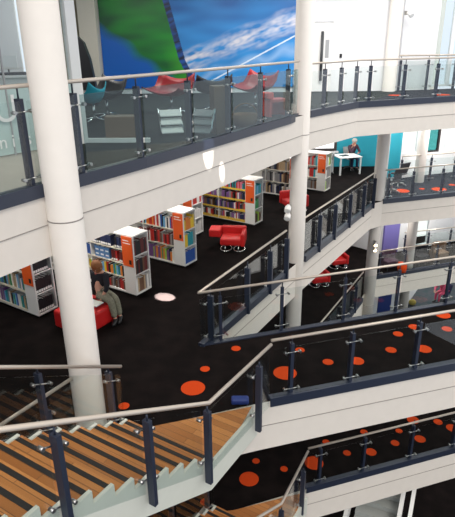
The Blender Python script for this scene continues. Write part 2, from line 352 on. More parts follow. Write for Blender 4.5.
# near bridge, bends round the landing and climbs the stair
pn = [Bn[2], Bn[1], at(270, 401, ZB)]
balustrade('glass balustrade on the near side of the spotted bridge at middle level', pn[::-1], [at(292, 397, ZB), at(350, 384, ZB), at(414.5, 371, ZB), 6.0])
GO, RI = .287, .160
STEPS = 15
def stair_set(sh, lab, nst, who):
    t = thing('staircase', lab, 'stairs', N0+sh, 0)
    for k in range(1, nst):
        a = N0+sh+U*(GO*(k-1)); b = F0+sh+U*(GO*(k-1)); z = RI*k
        c = b+U*GO; d = a+U*GO
        mb = MB(); q = [a-U*.02, b-U*.02, c, d]
        mb.prism([xy(v) for v in q], sh.z+z-.05, sh.z+z, 0, 0); tr = mb.build('tread', M['wood'], t)
        q = [a+U*.015, b+U*.015, b+U*.075, a+U*.075]
        MB().prism([xy(v) for v in q], sh.z+z-.004, sh.z+z+.004).build('nosing_strip', M['nosing'], tr)
        q = [a+U*.004, b+U*.004, b+U*.02, a+U*.02]
        MB().prism([xy(v) for v in q], sh.z+z-RI, sh.z+z-.051).build('riser', M['stringer'], t)
    q = [N0+sh-U*.10, F0+sh-U*.10, F0+sh-U*.04, N0+sh-U*.04]
    MB().prism([xy(v) for v in q], sh.z+.008, sh.z+.018).build('nosing_strip', M['nosing'], t)
    for base, o in ((N0, -Wd*.045), (F0, Wd*.0)):
        mb = MB(); prof = [(-.0, 0.0)]
        for k in range(1, nst): prof += [(GO*(k-1), RI*k+.02), (GO*k, RI*k+.02)]
        prof += [(GO*(nst-1), RI*(nst-1)-.42), (0, -.42)]
        th = Wd*.045
        A0 = [mb.bm.verts.new(base+sh+o+U*s+Vector((0, 0, z))) for s, z in prof]; A1 = [mb.bm.verts.new(base+sh+o+th+U*s+Vector((0, 0, z))) for s, z in prof]
        mb._f(A0); mb._f(A1[::-1])
        for i in range(len(prof)): j = (i+1) % len(prof); mb._f([A0[i], A0[j], A1[j], A1[i]])
        mb.build('stringer', M['stringer'], t)
    mb = MB(); mb.plank(G+sh+e1*.5, N0+sh, .05, -.42, .02, 0.0) if 0 else mb.plank(N0+sh+U*0.0, G+sh+(G-N0).normalized()*.42, .05, -.42, .02, -.05)
    mb.build('landing_stringer', M['stringer'], t)
    # near side balustrade : landing run and stair run
    up = Vector((U.x*GO, U.y*GO, RI))
    L0 = N0-Wd*.05+sh
    c1 = at(270, 401, ZB)+sh
    if sh.z == 0: ends = [at(270, 401, ZB), L0+e1*.02, L0+up*.4, L0+up*13]
    else: ends = [at(306, 489, ZC), L0+e1*.02, L0+up*.4, L0+up*13]
    ends[1] = L0; ends = [ends[0], ends[1], ends[1]+up*13]
    balustrade('glass balustrade with navy posts, near side of landing and steps of %s' % who, ends,
               [.50, nearest(ends, L0)+.17, nearest(ends, L0)+1.43, nearest(ends, L0)+2.72, nearest(ends, L0)+4.0], kerb=False, rh=1.03, side=1, drop=.20, g0=-.08, rr=.026)
    f0 = F0+Wd*.05+sh-U*.02
    balustrade('glass balustrade on the far side of %s' % who, [f0, f0+up*13], [.2, 1.48, 2.75], kerb=False, rh=1.06, side=-1, drop=.15, g0=0.02)
    return t
stair_set(z0, 'open flight of orange-brown timber steps with black nosings in the lower left foreground', STEPS, 'the foreground timber stair')
stair_set(SH, 'timber stair flight one storey lower, only its landing showing at the bottom edge', 14, 'the lower timber stair')
balustrade('glass balustrade left of the timber stair, level and running away from the thick column', [C1-e1*.25, C1-e1*7.5], [.5, 2.0, 3.5, 5.0], side=1)
# C level
balustrade('glass balustrade along the near side of the lowest spotted bridge', [at(306, 489, ZC), Cn[1], Cn[2]], [at(320, 485, ZC), at(364, 474, ZC), at(412, 462, ZC), at(454, 449.5, ZC), 6.2])
balustrade('glass balustrade along the far side of the lowest spotted bridge', [VC, Cfe], [.4, 1.8, 3.2, 4.6, 6.0], side=-1)
balustrade('glass balustrade on the level below the library, right of the two red armchairs', [VC, Cend], [.6, 2.0, 3.4, 4.8, 6.2, 7.6], side=-1)
balustrade('glass balustrade in front of the middle right walkway with orange spots', Br, [.2, at(412.6, 198, ZB), at(442, 195, ZB), 4.2])
bf = [at(399, 184.5, ZB), at(399, 184.5, ZB)+(at(455, 179.5, ZB)-at(399, 184.5, ZB))*1.8]
balustrade('glass balustrade along the far side of the middle right walkway', bf, [.08, at(430, 181.7, ZB), at(454, 179.6, ZB), 4.0], kerb=False)
balustrade('glass balustrade in front of the lower right walkway with dark seats', Cr, [.3, at(404.5, 272, ZC), at(437, 267, ZC), 5.0])
cf = [at(402, 256, ZC), at(402, 256, ZC)+(at(455, 249.5, ZC)-at(402, 256, ZC))*1.8]
balustrade('glass balustrade along the far side of the lower right walkway, by the bright windows', cf, [at(404.5, 255.7, ZC), at(427.5, 252.9, ZC), at(449.5, 250.2, ZC)], kerb=False)
# ------------------------------------------------------------------ walls
def wall(name, a, b, z0_, z1_, m, th=.15, off=0):
    mb = MB(); mb.plank((a[0], a[1], 0), (b[0], b[1], 0), th, z0_, z1_, off); return struct(mb.build(name, m))
wall('wall_back', (-4.4, WALLA), (5.25, WALLA), ZA, 9.5, M['wallw'])
wall('wall_left', (-5.9, 18.6), (-4.4, WALLA), ZA, 9.5, M['olive'])
wall('wall_back_left', (-13, 13.5), (-5.3, 15.0), ZA, 9.5, M['wallw'])
wall('wall_pier', (-4.55, WALLA-.45), (-4.0, WALLA-.45), ZA, 9.5, M['pale'], .45)
wall('wall_far_left', (-13, 2), (-13, 25.4), ZD, 9.5, M['wallw'])
# unseen ceiling over the upper left gallery, put in to darken it
mb = MB(); mb.prism([(-13, 2), (-5.2, 2)]+[xy(A[0]-e2*.3), xy(A[4]-e2*.3), (3.0, 15.2), (5.3, 18.9), (-13, 18.9)], 7.55, 7.8, 0, 0); struct(mb.build('ceiling', M['white']))
# mural with painted colours
def mural():
    x0, x1, zb, zt = at(104, 88, ZA).x, 0, ZA+.17, 7.5
    x0 = -3.98; x1 = 2.35; nx, nz = 420, 260
    me = bpy.data.meshes.new('mural'); vs = []; fs = []; cols = []
    y = WALLA-.05
    def lerp(a, b, t): t = max(0, min(1, t)); return tuple(a[i]+(b[i]-a[i])*t for i in range(3))
    from mathutils import noise as nz_
    def colr(u, v):      # u 0..190 across, v 0..87 downwards from what shows
        w = nz_.noise(Vector((u*.06, v*.06, 1)))*6; f = nz_.noise(Vector((u*.3+v*.1, v*.3, 4))); s = nz_.noise(Vector((u*.035+v*.02, v*.12, 9)))
        # sky part
        sky = lerp((.008, .12, .40), (.03, .28, .68), .5+.5*s+(v-30)/110)
        al = u*.94-v*.34; ac = u*.34+v*.94; f = nz_.noise(Vector((al*.05, ac*.28, 4)))*1.1+nz_.noise(Vector((al*.2, ac*.5, 8)))*.5
        c = sky
        band = v-(64-(u-75)*.36); wdt = 12+.02*u      # white cloud band rising to the right
        k = max(0, 1-abs(band+w*.8)/wdt); c = lerp(c, (.66, .66, .74), k*(.6+1.1*f))
        band2 = v-(82-(u-75)*.28); k = max(0, 1-abs(band2+w)/6); c = lerp(c, (.30, .50, .80), k*.7)
        wd2 = abs(v-(86-(u-95)*.52)); 
        if wd2 < .8 and u > 90: c = lerp(c, (.75, .85, .95), .8)
        bx = 61+v*.24+ (max(0, v-60)*.25)
        if u < bx+5:
            ed = (u-(bx-1))
            if ed > 0: c = lerp((.004, .012, .04), (.01, .08, .35), (f+.4)*.9)
            else:
                g = lerp((.005, .24, .022), (.0, .07, .02), .45+.6*s+max(0, 20-u)/40); c = g
                diag = v-(30+u*.74+w)
                if diag > -7: c = lerp(g, (.0, .10, .45), (diag+7)/12)
                c = lerp(c, (.05, .36, .02), max(0, min(1, (u-bx+16)/14))*max(0, min(1, (v-35)/30))*.6)
        return c
    for j in range(nz+1):
        for i in range(nx+1):
            X = x0+(x1-x0)*i/nx; Z = zb+(zt-zb)*j/nz; vs.append((X, y-.0, Z))
            u = 190*i/nx; v = 87*(1-(Z-zb)/2.78)
            cols.append((*colr(u, v), 1))
    for j in range(nz):
        for i in range(nx): a = j*(nx+1)+i; fs.append((a, a+1, a+nx+2, a+nx+1))
    nb = len(vs)       # back + rim
    for (X, Z) in ((x0, zb), (x1, zb), (x1, zt), (x0, zt)): vs.append((X, y+.045, Z)); cols.append((.05, .1, .2, 1))
    c4 = [0, nx, (nx+1)*(nz+1)-1, (nx+1)*nz]
    fs.append((nb+3, nb+2, nb+1, nb))
    for i in range(4): j = (i+1) % 4; fs.append((c4[i], c4[j], nb+j, nb+i)[::-1])
    me.from_pydata(vs, [], fs); ca = me.color_attributes.new('paint', 'FLOAT_COLOR', 'POINT')
    for i, c in enumerate(cols): ca.data[i].color = c
    m = mat('mural_paint', (1, 1, 1), .45); at_ = m.node_tree.nodes.new('ShaderNodeAttribute'); at_.attribute_name = 'paint'
    m.node_tree.links.new(at_.outputs['Color'], m.node_tree.nodes['Principled BSDF'].inputs['Base Color'])
    me.materials.append(m); o = bpy.data.objects.new('mural', me); COL.objects.link(o)
    tag(o, 'huge abstract green and blue painting covering the wall of the upper gallery', 'mural')
mural()
# door in the back wall of the upper right walkway
d = bpy.data.objects.new('door_1', None); COL.objects.link(d); d['kind'] = 'structure'; d.location = (3.0, WALLA, ZA)
def px_x(px, y): # x position on the back wall
    return at(px, 92, ZA).x*(y/at(px, 92, ZA).y)
dx0, dx1 = 2.45, 3.47
MB().box(dx0, dx1, WALLA-.03, WALLA-.001, ZA+.01, ZA+2.13).build('door_leaf', M['white'], d)
MB().box(dx1, dx1+.07, WALLA-.06, WALLA-.001, ZA, ZA+2.2).box(dx0-.07, dx1, WALLA-.06, WALLA-.001, ZA+2.13, ZA+2.2).build('door_frame', M['wallw'], d)
MB().tube([(3.12, WALLA-.10, ZA+.35), (3.12, WALLA-.10, ZA+1.85)], .045, 10).box(3.09, 3.15, WALLA-.1, WALLA-.03, ZA+.5, ZA+.56).box(3.09, 3.15, WALLA-.1, WALLA-.03, ZA+1.64, ZA+1.7).build('pull_handle', M['graphite'], d)
MB().box(3.24, 3.36, WALLA-.036, WALLA-.03, ZA+1.05, ZA+1.6).build('vision_panel', M['grey'], d)
tag(MB().rbox(3.72, 3.80, WALLA-.03, WALLA-.001, ZA+1.05, ZA+1.17, .008).build('access_reader', M['black']), 'small black access reader on the white wall right of the door', 'switch')
tag(MB().lathe([(.0, 0), (.05, .01), (.07, .05), (.07, .09)], (2.75, WALLA-.09, ZA+2.72), 14).build('fire_sounder', M['red']), 'small round red alarm unit high on the white wall above the door', 'alarm')
# teal wall behind the study desk at library level, and the rest of that facade
wall('wall_teal', (-2.0, 24.05), (6.75, 24.05), ZB, ZA-TH, M['teal'])
for z in (ZC, ZB):
    pass
def bar(o, name, x0, x1, y, z0_, z1_, m, dy=.06):
    return MB().box(x0, x1, y-dy, y, z0_, z1_).build(name, m, o)
w1 = bpy.data.objects.new('window_1', None); COL.objects.link(w1); w1['kind'] = 'structure'; w1.location = (4.4, 24.05, ZB+1.2)
wx0, wx1, wz0, wz1 = 3.5, 4.76, .84, 2.4
MB().box(wx0, wx1, 23.99, 24.02, wz0, wz1).build('window_glass', mat('daylight_pane', (.9, .9, .9), .3, emis=((1, 1, 1), 1.2)), w1)  # the pane's own emission stands in for daylight behind it
MB().box(wx1, wx1+.12, 23.93, 24.05, wz0-.1, wz1+.1).box(wx0, wx1, 23.93, 24.05, wz0-.12, wz0).build('window_frame', M['darkframe'], w1)
MB().box(wx0, wx1+.2, 23.88, 24.04, wz0-.2, wz0-.12).build('window_sill', M['wallw'], w1)
# facade bays : each level has its own line
def facade(p0, dr, z, segs, zt, n0):
    """segs: (s0, s1, kind)"""
    l = Vector((-dr.y, dr.x, 0)); k = n0
    for s0, s1, kind in segs:
        a = p0+dr*s0; b = p0+dr*s1; a.z = b.z = z
        if kind in ('w', 't', 'p', 'b'):
            mb = MB(); mb.plank(a, b, .12, 0, zt-z, 0); struct(mb.build('wall_right', M[{'w': 'wallw', 't': 'teal', 'p': 'purple', 'b': 'blue'}[kind]]))
        else:
            sill = .95 if kind[0] == 'g' else .1
            if sill > .5: mb = MB(); mb.plank(a, b, .14, 0, sill, 0); struct(mb.build('wall_right', M['wallw']))
            o = bpy.data.objects.new('window_%d' % k, None); COL.objects.link(o); o['kind'] = 'structure'; o.location = (a+b)/2; k += 1
            c = a+dr*.06; e = b-dr*.06
            mb = MB(); mb.plank(c, e, .02, sill+.06, zt-z-.02, .05); mb.build('window_glass', M['tglass' if kind[-1] == 'T' else 'glass2'], o)
            fm = M['darkframe'] if kind[-1] == 'T' else M['wallw']
            mb = MB(); mb.plank(a, c, .12, sill, zt-z, 0); mb.plank(e, b, .12, sill, zt-z, 0); mb.plank(c, e, .12, sill, sill+.06, 0); mb.plank(c, e, .12, zt-z-.06, zt-z, 0)
            mb.build('window_frame', fm, o)
    return k
FBo = at(385, 182, ZB)+Vector((0, .3, 0)); FBd = (at(455, 176, ZB)-at(397, 183, ZB)).normalized()
def sB(px): # distance along the B facade for a pixel column
    q = at(px, 183-(px-397)*.12, ZB); return (q-FBo).dot(FBd)
kk = facade(FBo, FBd, ZB, [(-.1, sB(396), 'w'), (sB(396), sB(408), 't'), (sB(408), sB(425), 'gW'), (sB(427), sB(431), 'gW'), (sB(431), sB(446), 'gT'), (sB(446), sB(455)+3, 'gW')], ZA-TH, 2)
FCo = at(385, 257, ZC)+Vector((0, .3, 0)); FCd = (at(449.5, 244, ZC)-at(404, 252.5, ZC)).normalized()
def sC(px):
    q = at(px, 252.5-(px-404)*.187, ZC); return (q-FCo).dot(FCd)
kk = facade(FCo, FCd, ZC, [(sC(385), sC(400), 'p'), (sC(400), sC(408), 'w'), (sC(408), sC(430), 'fW'), (sC(430), sC(462)+3, 'w')], ZB-TH, kk)
FDo = at(377, 313, ZD); FDd = (at(405, 307.5, ZD)-at(377, 313, ZD)).normalized()
facade(FDo, FDd, ZD, [(-3, -.02, 'w'), (0, (at(391, 311, ZD)-FDo).length, 'b'), ((at(391, 311, ZD)-FDo).length, (at(405, 307.5, ZD)-FDo).length, 'w')], ZC-TH, kk)
wall('wall_lower_right', xy(at(405, 307.5, ZD)), (12.6, 30.2), ZD, ZC-TH, M['wallw'])
wall('wall_lower_back', (4.2, 25.4), xy(FCo), ZC, ZB-TH, M['wallw'])
FAo = at(400, 91.3, ZA)+Vector((0, .35, 0)); dA_ = Vector((.97, .12, 0)).normalized()
def sA(px):
    best = min(range(0, 120), key=lambda i: abs(proj(FAo+dA_*(i*.05))[0]-px)); return best*.05
def proj(P):
    d_ = P-Vector((0, 0, EYE)); c_ = Vector((xv.x*d_.x+yv.x*d_.y+zv.x*d_.z, xv.y*d_.x+yv.y*d_.y+zv.y*d_.z, xv.z*d_.x+yv.z*d_.y+zv.z*d_.z)); return (W_/2+F_*c_.x/c_.z, H_/2+F_*c_.y/c_.z)
facade(FAo, dA_, ZA, [(0, sA(430), 'w'), (sA(430), sA(446), 'fW'), (sA(446), sA(446)+2.2, 'fW')], 9.5, kk+5)
# coloured graphic wall under the library
def graphic():
    g = thing('wall_graphic', 'purple and white wall graphic with dark red star shapes behind the rear column', 'wall graphic', (5.9, 23.9, ZC))
    MB().box(3.6, 8.3, 23.98, 24.03, ZC+.05, ZC+2.6).build('backing', mat('lilac', (.35, .30, .55), .6), g)
    for cx, cz, r in ((6.35, ZC+1.25, .42), (7.55, ZC+1.35, .45), (5.1, ZC+1.2, .3)):
        mb = MB(); pts = []
        for i in range(10): a = math.pi*i/5+.3; rr = r if i % 2 == 0 else r*.45; pts.append((cx+rr*math.cos(a), cz+rr*math.sin(a)))
        v0 = [mb.bm.verts.new((x, 23.95, z)) for x, z in pts]; v1 = [mb.bm.verts.new((x, 23.98, z)) for x, z in pts]
        mb._f(v0); mb._f(v1[::-1])
        for i in range(10): j = (i+1) % 10; mb._f([v0[i], v0[j], v1[j], v1[i]])
        mb.build('star_shape', M['red2'], g)
    MB().box(6.75, 7.15, 23.95, 23.98, ZC+.1, ZC+2.4).build('white_band', M['white'], g)
graphic()
struct(MB().prism([(-20, 31.2), (60, 31.2), (60, 110), (-20, 110)], ZD-.3, ZD).build('ground', M['white']))
struct(MB().prism([(16.2, 8), (60, 8), (60, 31.2), (16.2, 31.2)], ZD-.3, ZD).build('ground', M['white']))
# frosted partition of the upper left gallery
g0, g1 = at(-40, 166, ZA), at(80, 144, ZA)
gp = bpy.data.objects.new('window_20', None); COL.objects.link(gp); gp['kind'] = 'structure'; gp.location = (g0+g1)/2
mb = MB(); mb.plank(g0, g1, .02, .03, .98, .02); mb.build('frosted_panel', M['frost'], gp)
mb = MB(); mb.plank(g0, g1, .02, .98, 3.8, .02); mb.build('clear_panel', M['glass2'], gp)
dgl = (g1-g0).normalized()
mb = MB(); mb.plank(g1-dgl*.02, g1+dgl*.17, .10, 0, 3.85, -.02); mb.build('corner_post', M['white'], gp)
mb = MB()
for s in (.42, .80): q = g0.lerp(g1, s); mb.plank(q, q+dgl*.02, .03, .0, 3.85, .0)
mb.build('pane_joint', M['grey'], gp)
g2 = at(150, 142.5, ZA)
gq = bpy.data.objects.new('window_21', None); COL.objects.link(gq); gq['kind'] = 'structure'; gq.location = (g1+g2)/2
mb = MB(); mb.plank(g1+dgl*.15, g2, .07, 0, .07, 0); mb.build('floor_channel', M['white'], gq)
for ch, s, zz, sz in (('U', .30, .52, .55), ('n', .30, .14, .28), ('i', .40, .14, .28), ('t', .455, .14, .28), ('s', .51, .14, .28)):
    cu = bpy.data.curves.new('lettering', 'FONT'); cu.body = ch; cu.size = sz; cu.extrude = .002
    lo = bpy.data.objects.new('lettering', cu); COL.objects.link(lo); q = g0.lerp(g1, s)+Vector((dgl.y, -dgl.x, 0))*.02
    lo.parent = gp; lo.location = q+Vector((0, 0, zz))-gp.location; lo.rotation_euler = (math.pi/2, 0, math.atan2(dgl.y, dgl.x)); cu.materials.append(M['white'])
# ------------------------------------------------------------------ furniture: bookcases
ANG = math.radians(-33.5)
def bk_case(name_label, P, L, rows, edge_mat, H=1.45, Wd_=.50, cap=.33):
    t = thing('bookcase', name_label, 'bookcase', (P.x, P.y, P.z), ANG)
    b = lambda: MB()
    mb = b(); zb = .10; T = .03
    mb.box(-L, 0, 0, Wd_, zb-.04, zb); mb.box(-L, 0, 0, Wd_, H-T, H)          # bottom, top
    mb.box(-cap, -T, 0, T, zb, H-T); mb.box(-cap, -T, Wd_-T, Wd_, zb, H-T)    # solid side panels at the end
    mb.box(-T*1.0, 0, 0, T, zb, H-T); mb.box(-T, 0, Wd_-T, Wd_, zb, H-T)
    mb.box(-cap-T, -cap, T, Wd_-T, zb, H-T)                                      # back of the end shelves
    mb.box(-L, -cap-T, Wd_/2-.01, Wd_/2+.01, zb, H-T)
    mb.box(-L, -L+T, 0, Wd_, zb, H-T)
    mb.build('carcass', M['case'], t, False)
    b().box(-L+.06, -.06, .05, Wd_-.05, 0, zb-.04).build('plinth', M['black'], t, False)
    x = -cap; k = 0
    while x > -L+.3:
        x2 = max(x-1.0, -L+T)
        if k: b().box(x-.012, x+.012, .005, Wd_-.005, zb, H-T).build('divider', M['case'], t, False)
        for r in range(1, rows):
            z = zb+(H-T-zb)*r/rows; b().box(x2+.012, x-.012, .008, Wd_-.008, z-.022, z).build('shelf', M['shelf'], t, False)
        if edge_mat:
            for r in range(0, rows):
                z = zb+(H-T-zb)*r/rows; b().box(x2+.012, x-.012, -.004, .008, z-.022, z+.03).build('shelf_edge_strip', edge_mat, t, False)
        x = x2; k += 1
    for r in (1, 2):
        z = zb+(H-T-zb)*r/3; b().box(-cap, -.004, T, Wd_-T, z-.022, z).build('end_shelf', M['case'], t, False)
    s = b().box(-cap+.01, -.02, -.012, -.001, H-.72, H-.03).build('sign_panel', M['orange'], t, False)
    b().box(-cap+.05, -.11, -.015, -.0125, H-.13, H-.11).box(-cap+.05, -.06, -.015, -.0125, H-.19, H-.175).build('sign_lettering', M['paper'], s, False)
    b().box(-.13, -.065, -.015, -.0125, H-.66, H-.56).build('sign_badge', M['black'], s, False)
    return t
SHELFN = {3: ['bottom', 'middle', 'top'], 4: ['bottom', 'lower middle', 'upper middle', 'top']}
bookcount = 0; rest = []
_bm = {}
def book_mesh(c, tagged):
    k = (c, tagged)
    if k not in _bm:
        mb = MB(); mb.box(-.5, .5, 0, 1, 0, 1)   # cover block; pages inset on top
        mb.mi = 1; mb.box(-.38, .38, .04, .97, 1.0, 1.002)
        if tagged: mb.mi = 2; mb.box(-.46, .46, -.004, 0, .06, .24)
        me = bpy.data.meshes.new('book'); bmesh.ops.recalc_face_normals(mb.bm, faces=mb.bm.faces[:]); mb.bm.to_mesh(me); mb.bm.free()
        me.materials.append(bmat(c)); me.materials.append(M['paper']); me.materials.append(M['yellow'] if tagged == 'y' else M['paper'])
        _bm[k] = me
    return _bm[k]
def place_book(P, lx, ly, z, rot, c, w, d, h, label, group, tagged=False, name='book', cat='book', lean=0):
    global bookcount
    if bookcount >= 298 and name == 'book':
        rest.append((P, lx, ly, z, rot, c, w, d, h)); return None
    o = bpy.data.objects.new(name, book_mesh(c, tagged)); COL.objects.link(o); bookcount += 1
    R = Matrix.Rotation(ANG, 3, 'Z'); o.location = P+R @ Vector((lx, ly, z)); o.rotation_euler = (0, lean, ANG+rot); o.scale = (w, d, h)
    tag(o, label, cat, group); return o
def fill(P, case, rows, row, x0, x1, pal, wr=(.03, .055), hr=(.62, .85), tagged=False, cap=.33, H=1.45, gaps=.04):
    zb = .10; ph = (H-.03-zb)/rows; z = zb+ph*row+(.001); avail = ph-.03
    x = x1
    while x > x0:
        w = random.uniform(*wr)
        if random.random() < gaps: x -= .06; continue
        if x-w < x0: break
        # keep clear of the divider boards
        q = (-cap-(x-w/2)) % 1.0
        if q < w/2+.014 or q > 1-(w/2+.014): x -= .01; continue
        c = random.choice(pal); h = avail*random.uniform(*hr)
        place_book(P, x-w/2, .02+random.uniform(0, .02), z, 0, c, w*.94, .17, h, '%s book on the %s shelf of %s' % (c, SHELFN[rows][row], case), 'books on the %s shelf of %s' % (SHELFN[rows][row], case), tagged)
        x -= w
def fill_end(P, case, row, pal, wr=(.035, .06), hr=(.6, .85), y0=.04, y1=.46, tagged=False, H=1.45):
    zb = .10; ph = (H-.03-zb)/3; z = zb+ph*row+.001; y = y0
    while True:
        w = random.uniform(*wr)
        if y+w > y1: break
        c = random.choice(pal); h = (ph-.03)*random.uniform(*hr)
        place_book(P, -.02, y+w/2, z, math.pi/2, c, w*.94, .2, h, '%s book on the %s end shelf of %s' % (c, SHELFN[3][row], case), 'books on the %s end shelf of %s' % (SHELFN[3][row], case), tagged)
        y += w
mix = ['red', 'blue', 'green', 'white', 'black', 'yellow', 'purple', 'teal', 'grey', 'brown', 'navy', 'orange']
P1, P2, P3, P4, P5, P7 = at(39.5, 319, ZB), at(137, 298, ZB), at(185.3, 268.7, ZB), at(193.5, 238, ZB), at(254.5, 226.7, ZB), at(324.5, 193, ZB)
P6 = at(297, 199.5, ZB)
n1 = 'the leftmost bookcase'; n2 = 'the bookcase behind the seated reader'; n3 = 'the bookcase with blue files at its end'; n4 = 'the half-hidden fourth bookcase'; n5 = 'the long bookcase with yellow shelf edges'
n6 = 'the far bookcase partly behind the slim column'; n7 = 'the last bookcase near the study desk'
bk_case('white double-sided bookcase at the far left with black binders on its end shelves', P1, 3.3, 3, M['shelf'])
bk_case('white bookcase with orange sign right behind the seated reader', P2, 3.3, 4, None)
bk_case('white bookcase with blue and yellow files on its end, third from the left', P3, 3.3, 3, None)
bk_case('white bookcase mostly hidden behind the third one, red and white posters showing', P4, 3.3, 3, None)
bk_case('long white bookcase with yellow shelf edges behind the red armchair', P5, 3.3, 4, M['yellow'])
bk_case('white bookcase farther back whose end is hidden by the slim centre column', P6, 3.3, 3, None)
bk_case('white bookcase with orange sign nearest the white study desk', P7, 2.3, 3, None)
for r in range(3):
    fill(P1, n1, 3, r, -1.30, -.36, ['blue', 'white', 'pink', 'green', 'grey', 'black', 'purple', 'light blue', 'tan', 'white', 'teal'], (.035, .06), (.6, .8))
    fill_end(P1, n1, r, ['black'], (.05, .06), (.72, .78), tagged='w')
fill(P2, n2, 4, 3, -1.6, -.36, ['navy', 'black', 'navy'], (.045, .06), (.8, .85), tagged='w')
fill(P2, n2, 4, 2, -.72, -.36, ['maroon', 'red', 'maroon'], (.05, .06), (.8, .85), tagged='w')
for i in range(3):
    for j in range(1):
        x = -.84-.155*i
        o = place_book(P2, x, .03, .10+.33*2+.001, 0, 'light blue', .15, .2, .26, 'blue box file with two white labels on the upper middle shelf behind the reader', 'blue box files behind the reader', name='box_file', cat='box file')
        o.data = o.data.copy(); o.data.materials[0] = mat('file_blue', (.08, .20, .42), .5)
        lb = MB().box(-.32, .32, -.01, -.001, .60, .74).box(-.32, .32, -.01, -.001, .2, .34).build('file_label', M['paper'], o, False)
fill(P2, n2, 4, 2, -1.6, -1.27, ['blue'], (.05, .06), (.8, .85))
fill(P2, n2, 4, 1, -1.5, -.36, ['teal', 'orange', 'light blue', 'yellow', 'black', 'lime', 'red', 'brown'], (.04, .07))
fill(P2, n2, 4, 0, -1.1, -.36, ['brown', 'maroon', 'black', 'white', 'red', 'grey'], (.035, .06))
for r, pal in ((2, ['maroon', 'black']), (1, ['maroon', 'brown', 'black']), (0, ['tan', 'grey', 'white', 'brown'])): fill_end(P2, n2, r, pal, (.045, .06), (.75, .85))
for r in range(3): fill(P3, n3, 3, r, -1.55, -.36, [['green', 'orange', 'lime', 'blue', 'purple', 'white', 'navy', 'purple'], ['grey', 'red', 'brown', 'red', 'white', 'black', 'maroon'], ['red', 'blue', 'white', 'light blue', 'black', 'orange', 'red', 'white']][r], (.04, .07), (.6, .85))
fill_end(P3, n3, 2, ['yellow', 'red', 'yellow', 'orange'], (.05, .09)); fill_end(P3, n3, 1, ['yellow', 'yellow', 'teal'], (.08, .14)); fill_end(P3, n3, 0, ['blue'], (.05, .08), (.75, .85))
fill_end(P4, n4, 2, ['red', 'white', 'red'], (.08, .14), (.85, .92)); fill_end(P4, n4, 1, ['white', 'grey', 'white'], (.08, .14)); fill_end(P4, n4, 0, ['teal', 'light blue', 'white'], (.08, .14))
for r in range(4): fill(P5, n5, 4, r, -2.2, -.36, ['purple', 'black', 'grey', 'red', 'navy', 'brown', 'white', 'purple'] if r < 3 else ['teal', 'red', 'white', 'pink', 'green', 'black'], (.035, .065), (.62, .8), tagged='y' if r < 3 else False)
fill_end(P5, n5, 2, ['teal', 'teal', 'light blue'], (.07, .12)); fill_end(P5, n5, 1, ['green', 'white', 'grey'], (.07, .12)); fill_end(P5, n5, 0, ['brown', 'black', 'white', 'lime'], (.07, .12))
for r in range(3): fill(P6, n6, 3, r, -1.65, -.40, ['tan', 'brown', 'white', 'grey', 'black', 'tan', 'navy'] if r else ['grey', 'white', 'black', 'white', 'tan', 'navy'], (.05, .08))
for r in range(3): fill(P7, n7, 3, r, -.85, -.36, ['brown', 'white', 'grey', 'red', 'teal', 'green'], (.06, .09)); fill_end(P7, n7, r, ['white', 'grey', 'lime', 'light blue'], (.1, .14))
print('books', bookcount, len(rest))
mb = MB(); cl = sorted(BOOKC)
for (P, lx, ly, z, rot, c, w, d, h) in rest:
    T4 = Matrix.Translation(P+Matrix.Rotation(ANG, 3, 'Z') @ Vector((lx, ly, z))) @ Matrix.Rotation(ANG+rot, 4, 'Z')
    mb.mi = cl.index(c)
    mb.hexa([T4 @ Vector((x*w, y*d, zz*h)) for zz in (0, 1) for x, y in ((-.5, 0), (.5, 0), (.5, 1), (-.5, 1))])
if rest:
    o = mb.build('book', [bmat(c) for c in cl]); o['kind'] = 'stuff'; tag(o, 'remaining small books on the farthest shelves, by the slim column and the study desk', 'book')
# ------------------------------------------------------------------ seats
def lounge(loc, rot, label, group=None, side=True):
    t = thing('lounge_chair', label, 'armchair', loc, rot, group); b = MB
    b().rbox(-.36, .28, -.32, .26, .18, .40, .05).build('seat', M['red'], t, False)
    b().rbox(-.38, .38, .24, .40, .18, .62, .05).build('backrest', M['red'], t, False)
    b().rbox(.26, .38, -.33, .34, .16, .56, .045).build('armrest', M['red'], t, False)
    if side: b().rbox(-.74, -.37, -.04, .44, .34, .58, .04).build('side_table', M['red'], t, False)
    for x in (-.2, .2):
        pts = [(x+.17*math.cos(a), -.1+.26*math.sin(a), .03) for a in [2*math.pi*i/18 for i in range(18)]]
        mb = MB(); mb.tube(pts, .018, 6, closed=True); mb.tube([(x, -.36, .03), (x, -.25, .22)], .018, 6); mb.tube([(x, .16, .03), (x, .1, .22)], .018, 6)
        mb.build('foot_ring', M['chrome'], t, False)
    return t
lc = at(232, 247, ZB)
lch = lounge((lc.x+.03, lc.y-.08, 0), math.radians(-8), 'red leather armchair with side block on chrome loop feet, facing the yellow-edged bookcase')
lch.scale = (.9, .9, .9)
q = at(294, 210, ZB); lounge((q.x, q.y, 0), math.radians(20), 'red armchair mostly hidden behind the slim centre column', side=False)
q = at(337, 266, ZC); lounge((q.x, q.y, ZC), math.radians(15), 'red armchair a storey down, the farther of the pair', side=False)
q = at(318, 284, ZC); lounge((q.x, q.y, ZC), math.radians(15), 'red armchair a storey down, nearer of the pair, cut by the white slab', side=False)
